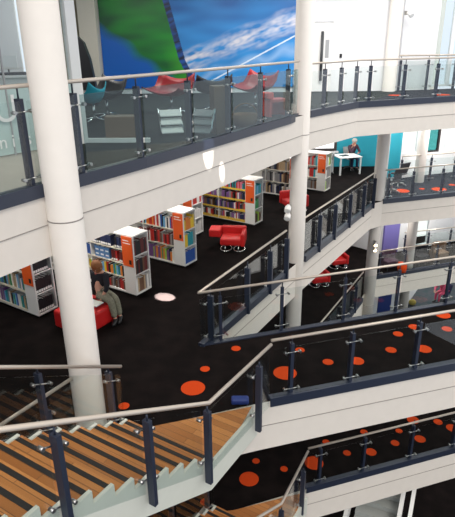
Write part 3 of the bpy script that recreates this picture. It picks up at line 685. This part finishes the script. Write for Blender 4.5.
# red bench by the thick column
bq = at(85, 338, ZB); tag(MB().rbox(0, .95, 0, .86, .04, .42, .05).build('bench', M['red']), 'square red upholstered bench beside the thick column, an open book on it', 'bench')
bo = bpy.data.objects['bench']; bo.rotation_euler = (0, 0, math.radians(57)); 
Rb = Matrix.Rotation(math.radians(57), 3, 'Z'); bo.location = Vector((bq.x, bq.y, .0))+Rb @ Vector((.475, .43, .0))
def shell_chair(loc, rot, label, m, group=None, sc=1.0, wd=.5):
    t = thing('shell_chair', label, 'chair', loc, rot, group); mb = MB(); rows = []
    prof = [(.32*sc, .42), (.20*sc, .38), (0, .36), (-.20*sc, .40), (-.30*sc, .36+.15*sc), (-.36*sc, .36+.28*sc), (-.40*sc, .36+.36*sc)]
    for (y, z) in prof:
        w = wd*(1-.12*max(0, (z-.5)/.4)); rows.append([(x*w*sc, y+abs(x)**2*.10, z+abs(x)**2.2*.16) for x in (-1, -.75, -.5, -.25, 0, .25, .5, .75, 1)])
    lo = [[mb.bm.verts.new(p) for p in r] for r in rows]; hi = [[mb.bm.verts.new((p[0], p[1]+.02, p[2]+.035)) for p in r] for r in rows]
    for i in range(len(rows)-1):
        for j in range(8):
            for g_, fl_ in ((lo, 0), (hi, 1)):
                f = mb._f([g_[i][j], g_[i][j+1], g_[i+1][j+1], g_[i+1][j]])
                if f: f.smooth = True
    for i in range(len(rows)-1):
        mb._f([lo[i][0], hi[i][0], hi[i+1][0], lo[i+1][0]]); mb._f([lo[i][8], hi[i][8], hi[i+1][8], lo[i+1][8]])
    for j in range(8): mb._f([lo[0][j], lo[0][j+1], hi[0][j+1], hi[0][j]]); mb._f([lo[-1][j], lo[-1][j+1], hi[-1][j+1], hi[-1][j]])
    mb.build('shell', m, t, False)
    MB().tube([(0, 0, .05), (0, 0, .39)], .028, 10).build('pedestal', M['chrome'], t, False)
    mb = MB()
    for k in range(4): a = k*math.pi/2+.4; mb.tube([(0, 0, .06), (.34*math.cos(a), .34*math.sin(a), .02)], [.03, .015], 8)
    mb.build('star_base', M['chrome'], t, False)
    return t
def AF(px, py): return at(px, py, ZA)
shell_chair(AF(172, 112), 2.6, 'red shell swivel chair on the upper gallery under the green painting, left of the pair', M['red2'], wd=.55)
shell_chair(AF(255, 107), 2.2, 'red shell swivel chair on the upper gallery, right of the pair, before the blue painting', M['red2'], wd=.6)
shell_chair(AF(108, 116), 2.4, 'dark grey shell chair at the left end of the upper gallery below the painting', M['graphite'], wd=.5)
shell_chair(AF(213, 109.5), .3, 'dark grey shell chair between the two red shell chairs', M['graphite'], wd=.55, sc=.85)
shell_chair(AF(95, 121), .9, 'teal shell chair beside the dark grey chair at the left of the gallery', M['teal'], wd=.3, sc=.8)
q = AF(86, 106)
mb = MB()
prof = [(-.28, 0), (.32, 0), (.30, .6), (.22, 1.2), (.10, 1.6), (-.05, 1.75), (-.22, 1.72), (-.27, 1.2)]
v0 = [mb.bm.verts.new((q.x+x, q.y, ZA+z)) for x, z in prof]; v1 = [mb.bm.verts.new((q.x+x, q.y+.22, ZA+z)) for x, z in prof]
mb._f(v0); mb._f(v1[::-1])
for i in range(len(prof)): mb._f([v0[i], v0[(i+1) % 8], v1[(i+1) % 8], v1[i]])
tag(mb.build('display_panel', M['black']), 'tall black free-standing panel with a rounded top, left of the mural', 'panel')
# racks, boxes and baskets seen through the glass on the upper gallery
def rack(loc, rot, label):
    t = thing('magazine_rack', label, 'magazine rack', loc, rot); 
    for sx in (-.26, .26): MB().tube([(sx, .16, 0), (sx, .12, .62), (sx, -.16, 0)], .014, 8).build('side_frame', M['chrome'], t, False)
    for k in range(3):
        z = .12+.18*k; y = -.10+.06*k
        MB().hexa([(-.25, y-.05, z-.01), (.25, y-.05, z-.01), (.25, y+.14, z+.10), (-.25, y+.14, z+.10), (-.25, y-.05, z+.008), (.25, y-.05, z+.008), (.25, y+.14, z+.118), (-.25, y+.14, z+.118)]).build('tray', M['paper'], t, False)
    return t
r1 = rack(AF(172, 137), .3, 'chrome rack with three slanted white trays behind the gallery glass')
r2 = rack(AF(203, 137), -.5, 'slimmer grey wire rack right of the white-tray rack behind the gallery glass')
for r_ in (r1, r2):
    for ch in r_.children: ch.data.transform(Matrix.Scale(.78, 4))
for ch in r2.children:
    if ch.name.startswith('tray'): ch.data.materials[0] = M['grey']
def box_thing(name, loc, rot, dims, m, label, cat):
    mb = MB(); mb.rbox(-dims[0]/2, dims[0]/2, -dims[1]/2, dims[1]/2, 0, dims[2], .012, 2)
    o = mb.build(name, m, None, False); o.location = loc; o.rotation_euler = (0, 0, rot); return tag(o, label, cat)
box_thing('cabinet', AF(219, 133), .3, (.26, .3, .85), M['brown'], 'narrow brown upright cabinet behind the gallery glass, left of the basket', 'cabinet')
box_thing('cabinet', AF(125, 140), .1, (.62, .3, .42), M['brown'], 'low dark brown cabinet near the white floor channel on the gallery', 'cabinet')
bt = thing('wicker_basket', 'brown wicker basket with a handle on the gallery floor below the right red chair', 'basket', AF(245, 126), .2)
MB().lathe([(.20, 0), (.25, .12), (.26, .24), (.235, .24), (.20, .04)], (0, 0, 0), 20).build('bowl', M['wicker'], bt, False)
MB().tube([(.25*math.cos(a), 0, .22+.22*math.sin(a)) for a in [math.pi*i/10 for i in range(11)]], .014, 8).build('handle', M['wicker'], bt, False)
ct = thing('cube_seat', 'coral red cube seat with an open front near the end of the gallery balustrade', 'seat', AF(275, 115.5), .5)
mb = MB(); mb.box(-.36, -.28, -.25, .25, 0, .5); mb.box(.28, .36, -.25, .25, 0, .5); mb.box(-.36, .36, -.25, .25, .42, .5); mb.box(-.28, .28, .2, .25, 0, .42); cf_ = mb.build('frame', M['coral'], ct, False); cf_.data.transform(Matrix.Scale(.75, 4))
MB().rbox(-.27, -.10, -.10, .2, .376, .52, .03).build('backrest', M['coral'], ct, False)
# desk with monitor behind the frosted partition
dp = AF(20, 128)
dk = thing('reception_desk', 'white counter behind the clear glass at the far left', 'desk', dp, .3)
MB().rbox(-1.1, .9, -.3, .3, .98, 1.03, .01, 2).build('desk_top', M['white'], dk, False)
MB().box(-1.0, .8, -.2, -.15, 0, .98).build('front_panel', M['white'], dk, False)
mn = thing('monitor', 'small white-backed monitor standing on the white counter at far left', 'monitor', dp+Vector((-.05, 0, 1.03)), .3)
MB().rbox(-.18, .18, -.02, .02, .10, .36, .01, 2).build('screen', M['paper'], mn, False); MB().lathe([(.09, 0), (.09, .012), (.015, .02), (.015, .12)], (0, .03, 0), 12).build('stand', M['black'], mn, False)
kb = MB().rbox(-.35, .45, -.24, -.08, 0, .05, .01, 2).build('keyboard', M['black'], None, False); kb.location = dp+Vector((.0, 0, 1.031)); kb.rotation_euler = (0, 0, .3); tag(kb, 'black keyboard and tray on the white counter below the monitor', 'keyboard')
# ------------------------------------------------------------------ study desk, chairs, person
a, b2 = at(340, 175.5, ZB), at(359.6, 174, ZB); dd = (b2-a); ang = math.atan2(dd.y, dd.x)
dt = thing('study_desk', 'white rectangular study desk in front of the teal wall', 'desk', a, ang)
L = dd.length
MB().rbox(-.06, L+.06, -.05, .80, .71, .745, .01, 2).build('table_top', M['white'], dt, False)
for x in (0, L):
    MB().box(x-.03, x+.03, -.02, .04, 0, .71).build('leg', M['white'], dt, False); MB().box(x-.03, x+.03, .72, .78, 0, .71).build('leg', M['white'], dt, False)
Rd = Matrix.Rotation(ang, 3, 'Z')
lp = MB(); lp.rbox(-.18, .18, -.1, .12, 0, .02, .006, 2); o = lp.build('notebook', M['graphite'], None, False); o.location = a+Rd @ Vector((L*.35, .35, .746)); o.rotation_euler = (0, 0, ang+.3); tag(o, 'dark notebook lying on the white study desk', 'notebook')
def office_chair(loc, rot, label, m, m2, group=None):
    t = thing('office_chair', label, 'chair', loc, rot, group); b = MB
    b().rbox(-.23, .23, -.22, .24, .43, .49, .03).build('seat', m, t, False)
    b().hexa([(-.21, -.20, .50), (.21, -.20, .50), (.21, -.17, .50), (-.21, -.17, .50), (-.22, -.32, .92), (.22, -.32, .92), (.22, -.28, .92), (-.22, -.28, .92)]).build('backrest', m, t, False)
    b().tube([(0, 0, .08), (0, 0, .43)], .03, 10).build('gas_post', m2, t, False)
    mb = MB()
    for k in range(5): a_ = k*2*math.pi/5; mb.tube([(0, 0, .10), (.3*math.cos(a_), .3*math.sin(a_), .05)], [.028, .016], 8); mb.ball((.3*math.cos(a_), .3*math.sin(a_), .03), .03, seg=8)
    mb.build('star_base', m2, t, False)
    return t
q = at(326, 173.5, ZB); office_chair(q, 1.2, 'pale grey swivel chair left of the white study desk', M['grey'], M['steel'])
pc = a+Rd @ Vector((L+.08, 1.07, -.0)); 
def figure(t, joints, edges, m, name='body', sub=2, root=0):
    me = bpy.data.meshes.new(name); me.from_pydata([j[:3] for j in joints], edges, []); me.materials.append(m)
    o = bpy.data.objects.new(name, me); COL.objects.link(o); o.parent = t
    sk = o.modifiers.new('skin', 'SKIN'); sk.use_smooth_shade = True
    for i, j in enumerate(joints):
        r = j[3]; me.skin_vertices[0].data[i].radius = (r, r) if not isinstance(r, tuple) else r
        me.skin_vertices[0].data[i].use_root = (i == root)
    s = o.modifiers.new('sub', 'SUBSURF'); s.levels = sub; s.render_levels = sub
    return o
def person(t, J, skin, top_m, leg_m, hair_m, hair_long=False, sleeve=1.0, skirt=False):
    """J: dict of joint positions in local coordinates"""
    def lerp(a_, b_, k): return tuple(a_[i]+(b_[i]-a_[i])*k for i in range(3))
    j = []; idx = {}
    def add(nm, p, r): idx[nm] = len(j); j.append((*p, r)); return idx[nm]
    add('pel', J['pel'], .13); add('waist', lerp(J['pel'], J['chest'], .5), .115); add('chest', J['chest'], (.15, .11)); add('neck', J['neck'], .055)
    hd = Vector(J['head']); add('head0', tuple(hd-Vector((0, 0, .05))), .07); add('head', tuple(hd+Vector((0, 0, .02))), .085); add('crown', tuple(hd+Vector((0, 0, .085))), .06)
    E_ = [('pel', 'waist'), ('waist', 'chest'), ('chest', 'neck'), ('neck', 'head0'), ('head0', 'head'), ('head', 'crown')]
    for s in 'LR':
        add('sh'+s, J['sh'+s], .055); add('el'+s, J['el'+s], .042); add('wr'+s, J['wr'+s], .028); 
        w = Vector(J['wr'+s]); dv = (w-Vector(J['el'+s])).normalized(); add('hand'+s, tuple(w+dv*.06), (.036, .02))
        E_ += [('chest', 'sh'+s), ('sh'+s, 'el'+s), ('el'+s, 'wr'+s), ('wr'+s, 'hand'+s)]
        sidev = Vector((dv.y, -dv.x, 0)).normalized() if abs(dv.z) < .95 else Vector((1, 0, 0))
        for k in range(4):
            base = w+dv*.085+sidev*(-.027+.018*k); ln = (.055, .07, .065, .05)[k]
            add('f%d%s' % (k, s), tuple(base), .009); add('g%d%s' % (k, s), tuple(base+dv*ln*.6), .008); add('h%d%s' % (k, s), tuple(base+dv*ln+Vector((0, 0, -.018))), .007)
            E_ += [('hand'+s, 'f%d%s' % (k, s)), ('f%d%s' % (k, s), 'g%d%s' % (k, s)), ('g%d%s' % (k, s), 'h%d%s' % (k, s))]
        tb = w+dv*.03+sidev*.03; add('t0'+s, tuple(tb), .011); add('t1'+s, tuple(tb+dv*.035+sidev*.03), .009)
        E_ += [('wr'+s, 't0'+s), ('t0'+s, 't1'+s)]
        add('hip'+s, J['hip'+s], .09); add('kn'+s, J['kn'+s], .058); add('an'+s, J['an'+s], .036); add('toe'+s, J['toe'+s], .032)
        E_ += [('pel', 'hip'+s), ('hip'+s, 'kn'+s), ('kn'+s, 'an'+s), ('an'+s, 'toe'+s)]
    body = figure(t, j, [(idx[a_], idx[b_]) for a_, b_ in E_], skin, 'body', 2)
    # face
    fw = Vector(J['face']).normalized(); sd = Vector((fw.y, -fw.x, 0)).normalized(); mb = MB()
    mb.ball(hd+fw*.095+Vector((0, 0, -.01)), .018, (1, 1, 1.2), 8); mb.build('nose', skin, t, False)
    for s_ in (-1, 1):
        MB().ball(hd+fw*.085+sd*.032*s_+Vector((0, 0, .02)), .011, seg=8).build('eye', M['black'], t, False)
        MB().ball(hd+sd*.09*s_, .022, (.6, 1, 1.3), 8).build('ear', skin, t, False)
    MB().ball(hd+fw*.085+Vector((0, 0, -.05)), .02, (1, 1, .35), 8).build('mouth', M['coral'], t, False)
    h = MB(); h.ball(hd-fw*.02+Vector((0, 0, .045)), .115, (1, 1, .95), 16)
    if hair_long: h.ball(hd-fw*.055+Vector((0, 0, -.04)), .11, (1, 1, 1.15), 14)
    h.build('hair', hair_m, t, False)
    # jumper
    c = []; ci = {}
    def ca(nm, p, r): ci[nm] = len(c); c.append((*p, r))
    ca('pel', lerp(J['pel'], J['chest'], .02), .15); ca('waist', lerp(J['pel'], J['chest'], .5), .14); ca('chest', J['chest'], (.175, .135)); ca('nk', lerp(J['chest'], J['neck'], .6), .08)
    ce = [('pel', 'waist'), ('waist', 'chest'), ('chest', 'nk')]
    for s in 'LR':
        ca('sh'+s, J['sh'+s], .072); ca('el'+s, J['el'+s], .056); ca('wr'+s, lerp(J['el'+s], J['wr'+s], sleeve), .042); ce += [('chest', 'sh'+s), ('sh'+s, 'el'+s), ('el'+s, 'wr'+s)]
    figure(t, c, [(ci[a_], ci[b_]) for a_, b_ in ce], top_m, 'jumper', 2)
    c = []; ci = {}
    ca('pel', J['pel'], .15); ce = []
    for s in 'LR':
        ca('hip'+s, J['hip'+s], .115); ca('kn'+s, J['kn'+s], .078 if skirt else .075); ca('an'+s, lerp(J['kn'+s], J['an'+s], .92), .065 if skirt else .052); ce += [('pel', 'hip'+s), ('hip'+s, 'kn'+s), ('kn'+s, 'an'+s)]
    figure(t, c, [(ci[a_], ci[b_]) for a_, b_ in ce], leg_m, 'trousers', 2)
    for s in 'LR':
        A_ = Vector(J['an'+s]); T_ = Vector(J['toe'+s]); MB().tube([A_-(T_-A_)*.35+Vector((0, 0, -.015)), A_+Vector((0, 0, -.01)), T_, T_+(T_-A_)*.3], [.04, .05, .045, .025], 10).build('shoe', M['black'], t, False)
# reader leaning over the bench : bench frame, local x along e1 direction of the bench
rt = thing('person', 'ginger-haired person in a black cardigan bent over an open book on the red bench', 'person', bo.location.copy(), math.radians(57))
# local: bench spans x -.55...55, y -.43...43 ; the reader sits on the back right rim (x=.5), facing -x
person(rt, dict(pel=(.42, .06, .53), chest=(.46, .0, .86), neck=(.43, -.01, 1.01), head=(.37, -.03, 1.08), face=(-.7, -.3, -.6), shL=(.44, -.20, .92), shR=(.40, .19, .92),
  elL=(.36, -.29, .70), elR=(.22, .20, .70), wrL=(.27, -.20, .49), wrR=(.12, .04, .49), hipL=(.36, -.10, .50), hipR=(.46, -.10, .50),
  knL=(.28, -.44, .48), knR=(.42, -.44, .48), anL=(.28, -.52, .08), anR=(.42, -.52, .08), toeL=(.16, -.58, .04), toeR=(.30, -.60, .04)),
  M['skin'], M['darkcloth'], M['ptrn'], M['ginger'], True, .45, True)
bk = thing('open_book', 'open book with white pages lying on the red bench under the reader', 'book', bo.location+Rb @ Vector((.10, -.14, .425)), math.radians(60))
for s in (-1, 1): MB().hexa([(-.11, 0, 0), (.11, 0, 0), (.11, s*.16, .0), (-.11, s*.16, .0), (-.11, 0, .012), (.11, 0, .012), (.11, s*.16, .022), (-.11, s*.16, .022)]).build('page_block', M['paper'], bk, False)
MB().box(-.115, .115, -.165, .165, -.004, .0).build('cover', M['blue'], bk, False)
# reader at the desk
office_chair(pc, math.pi+ang+.1+math.pi*.0, 'swivel chair the grey-haired person sits on at the study desk', M['grey'], M['graphite'])
pt = thing('person', 'grey-haired person in a dark top at the white desk, resting the chin on one hand', 'person', pc, math.pi+ang)
person(pt, dict(pel=(0, 0, .60), chest=(0, .16, .98), neck=(0, .22, 1.13), head=(0, .27, 1.22), face=(.3, 1, -.2), shL=(-.19, .16, 1.02), shR=(.19, .16, 1.02),
  elL=(-.24, .34, .79), elR=(.17, .40, .80), wrL=(-.10, .52, .79), wrR=(.04, .36, 1.06), hipL=(-.1, .02, .56), hipR=(.1, .02, .56),
  knL=(-.12, .42, .52), knR=(.12, .42, .52), anL=(-.12, .40, .09), anR=(.12, .40, .09), toeL=(-.12, .54, .04), toeR=(.12, .54, .04)),
  M['skin2'], M['plumcloth'], M['navycloth'], M['greyhair'])
# person in pink far below
q = at(443, 301, ZD)
office_chair(q, 2.0, 'navy swivel chair under the person in pink, lowest floor', M['navycloth'], M['graphite'])
p3 = thing('person', 'person with dark hair in a pink top bending forward on the lowest floor at right', 'person', q, 2.0)
person(p3, dict(pel=(0, 0, .60), chest=(0, .22, .95), neck=(0, .32, 1.07), head=(0, .40, 1.14), face=(0, 1, -.5), shL=(-.19, .24, 1.0), shR=(.19, .24, 1.0),
  elL=(-.24, .42, .76), elR=(.24, .42, .76), wrL=(-.10, .58, .68), wrR=(.10, .58, .68), hipL=(-.1, .02, .56), hipR=(.1, .02, .56),
  knL=(-.12, .44, .52), knR=(.12, .44, .52), anL=(-.12, .44, .09), anR=(.12, .44, .09), toeL=(-.12, .58, .04), toeR=(.12, .58, .04)),
  M['skin2'], M['pinkcloth'], M['pinkcloth'], M['navycloth'], True)
tag(MB().ball(at(412, 305, ZD)+Vector((0, 0, .16)), .16, (1.2, 1, 1), 14).build('cushion', mat('mustard', (.35, .28, .06), .8)), 'small mustard round cushion on the lowest floor beside the white wall edge', 'cushion')
# dark seating and desks on the lower right walkway
def tub(loc, rot, label, m, group=None):
    t = thing('tub_chair', label, 'chair', loc, rot, group)
    MB().rbox(-.3, .3, -.3, .3, .12, .42, .05).build('seat', m, t, False)
    mb = MB()
    for i in range(9):
        a0 = math.pi*(i/9)-.0; a1 = math.pi*((i+1)/9)
        p = [(.36*math.cos(a0), .30*math.sin(a0)), (.36*math.cos(a1), .30*math.sin(a1)), (.28*math.cos(a1), .23*math.sin(a1)), (.28*math.cos(a0), .23*math.sin(a0))]
        mb.hexa([(x, y, .12) for x, y in p]+[(x, y, .74) for x, y in p])
    mb.build('backrest', m, t, False)
    for x in (-.22, .22):
        for y in (-.22, .22): MB().tube([(x, y, 0), (x, y, .13)], .02, 8).build('leg', M['graphite'], t, False)
    return t
for (px, py, c, nm) in ((388, 268, 'plumcloth', 'dark plum tub chair left of the round column on the lower right walkway'), (419, 263, 'darkcloth', 'black tub chair right of the round column on the lower right walkway'),
                        (438, 259.5, 'brown', 'brown tub chair at the right end of the lower right walkway')):
    q = at(px, py, ZC); tub(q, .4, nm, M[c])
q = at(401.5, 271.5, ZC); tag(MB().lathe([(.18, 0), (.2, .2), (.18, .38)], (q.x, q.y, q.z), 18).build('pouffe', M['spot']), 'small orange pouffe among the dark tub chairs', 'pouffe')
# chairs and bit of table on the middle right walkway behind column
for px, py, lb in ((391, 187, 'grey chair beside the rear column on the middle right walkway'), (398, 180, 'grey chair behind the first one, next to the white wall panel')):
    q = at(px, py+5, ZB); office_chair(q, .6, lb, M['graphite'], M['steel'])
# pale stair seen far below, bottom right
sq = at(375, 510, ZD)
st = thing('lower_stair', 'pale grey stair with white side rails at the bottom right, seen below the lowest bridge', 'stairs', (3.9, 11.2, ZD), 0)
U2 = Vector((.42, .907, 0)); V2 = Vector((.907, -.42, 0)); o2 = Vector((2.6, 9.3, ZD+1.0))
for k in range(14):
    a = o2+U2*(.3*k)+Vector((0, 0, .14*k-1.0)); q4 = [a, a+V2*1.15, a+V2*1.15+U2*.29, a+U2*.29]
    MB().prism([xy(v) for v in q4], a.z-.06 if k else a.z, a.z+.10).build('tread', M['tread'], st)
for s in (-.12, 1.17, 1.42):
    a = o2+V2*s+Vector((0, 0, -1.0)); b3 = a+U2*4.2+Vector((0, 0, .14*14)); mb = MB(); mb.plank(a, b3, .10, .0, .55 if s < 1.4 else .2, 0); mb.build('side_rail', M['white'], st)
# spotlights on the columns
def spot(loc, rot, label, lit=False, two=True):
    t = thing('spotlight', label, 'spotlight', loc, rot)
    MB().box(-.03, .03, -.02, .10, -.06, .06).build('bracket', M['steel'], t, False)
    for k, z in enumerate((.10, -.10) if two else (0,)):
        MB().tube([(0, -.02, z), (.03, -.10, z-.02), (.05, -.20, z-.09)], [.045, .075, .08], 14).build('lamp_head', M['white'] if not lit else M['steel'], t, False)
        MB().tube([(.05, -.20, z-.09), (.051, -.205, z-.093)], .065, 14).build('lens', M['lamp'] if lit else M['paper'], t, False)
    return t
c2 = Vector((*colA[1], 0)); c3 = Vector((*colA[2], 0))
spot(c2+Vector((-.24, -.10, 1.42)), -.5, 'two-headed white spotlight fixed to the slim centre column above the library rail')
spot(c3+Vector((-.12, -.24, ZC+2.1)), -.2, 'lit spotlight glowing warm on the rear column below library level', True)
spot(c2+Vector((.22, -.10, ZC+1.15)), .5, 'white spotlight low on the centre column under the bridge rail', two=False)
spot(c3+Vector((.25, -.12, ZA+2.35)), .3, 'small spotlight at the very top of the rear column', two=False)
# blue item and paper on the carpet behind landing glass
q = at(240, 402, ZB); tag(MB().rbox(q.x-.14, q.x+.14, q.y-.09, q.y+.05, .001, .10, .03).build('bag', M['blue']), 'small blue bag on the black carpet just beyond the wood landing', 'bag')
# ------------------------------------------------------------------ light
w = bpy.data.worlds.new('world'); S.world = w; w.use_nodes = True; nt = w.node_tree; bg = nt.nodes['Background']
tc = nt.nodes.new('ShaderNodeTexCoord'); sx = nt.nodes.new('ShaderNodeSeparateXYZ'); cr = nt.nodes.new('ShaderNodeValToRGB')
nt.links.new(tc.outputs['Generated'], sx.inputs[0]); nt.links.new(sx.outputs['Z'], cr.inputs[0])
cr.color_ramp.elements[0].position = 0; cr.color_ramp.elements[0].color = (.85, .90, 1.0, 1); cr.color_ramp.elements[1].position = .5; cr.color_ramp.elements[1].color = (1.15, 1.12, 1.08, 1)
nt.links.new(cr.outputs[0], bg.inputs[0]); bg.inputs[1].default_value = 1.15
def area(loc, size, power, rot=(0, 0, 0), col=(1, .95, .88), sy=None):
    l = bpy.data.lights.new('area_light', 'AREA'); l.size = size; l.energy = power; l.color = col
    if sy: l.shape = 'RECTANGLE'; l.size_y = sy
    o = bpy.data.objects.new('unseen_light', l); COL.objects.link(o); o.location = loc; o.rotation_euler = rot; return o  # shared by unseen lamps under the slabs and lights added for brightness
for k, (x, y) in enumerate(((-4.2, 10.2), (-2.6, 11.3), (-1.4, 13.2), (-.2, 15.2), (.6, 17.4), (2.5, 20.0), (4.8, 22.6))):
    area((x-.3, y-.4, ZA-TH-.05), .6, 38)
for k, (x, y) in enumerate(((2.5, 19), (5, 22), (7.5, 22.3), (9, 24))): area((x, y, ZB-TH-.05), .6, 16)
for k, (x, y) in enumerate(((8.5, 21.0), (6.8, 21.5))): area((x, y, ZA-TH-.05), .5, 40)
area((10.5, 26, ZC-TH-.05), 1, 60)
for x, y in ((6.2, 19.6), (8.4, 20.4)): area((x, y, ZA-TH-.02), .5, 55)  # extra lights, added to brighten the columns of the middle right walkway
for x, y in ((6.4, 20.6), (9.2, 22.2)): area((x, y, ZB-TH-.05), .5, 60)  # extra lights, added to brighten columns and walls one level down
area((5, 13.5, 9.2), 2.5, 200, (math.radians(40), 0, 0), (1, 1, 1))  # no fixture here: added to brighten the upper right wall like skylight
for x, y in ((-3, 14.5), (0, 15.2), (2.6, 16.2)): area((x, y, 7.4), 1.2, 130)  # unseen lights added under the gallery ceiling to light the mural
su = bpy.data.lights.new('sun', 'SUN'); su.energy = 1.4; su.angle = math.radians(20); su.color = (1, .93, .84)
so = bpy.data.objects.new('sun', su); COL.objects.link(so); so.rotation_euler = (math.radians(38), math.radians(12), 0)
so.location = (0, 0, 20)
# added spot lamps standing in for sun; they make the small sun patches
def beam(src, dst, ang_, pw, rad=.02):
    l = bpy.data.lights.new('sun_patch_spot', 'SPOT'); l.energy = pw; l.spot_size = math.radians(ang_); l.spot_blend = .15; l.shadow_soft_size = rad; l.color = (1, .96, .9)
    o = bpy.data.objects.new('sun_patch_spot', l); COL.objects.link(o); o.location = src; d_ = Vector(dst)-Vector(src); o.rotation_euler = d_.to_track_quat('-Z', 'Y').to_euler()
P0 = A[4]; 
def on_fascia(px, py, dz):
    q = at(px, py, ZA-dz); return q
def hit(px, py, a, b):
    o_ = Vector((0, 0, EYE)); d_ = at(px, py, -50)-o_; nn = Vector((-(b-a).y, (b-a).x, 0)); return o_+d_*((a-o_).dot(nn)/d_.dot(nn))
p_ = hit(208, 151, A[3], A[4]); beam(p_+Vector((4, -4, 9.5)), p_, 1.75, 16000)
p_ = hit(222, 172, A[3], A[4]); beam(p_+Vector((4, -4, 9.5)), p_, 1.0, 16000)
p_ = at(165, 297, ZB); beam((p_.x+4.5, p_.y-3, 6), p_, 2.7, 330000)
S.view_settings.view_transform = 'Standard'; S.view_settings.look = 'None'; S.view_settings.gamma = 1; S.view_settings.use_curve_mapping = False
S.view_settings.exposure = -.08
S.cycles.transparent_max_bounces = 32; S.cycles.max_bounces = 8
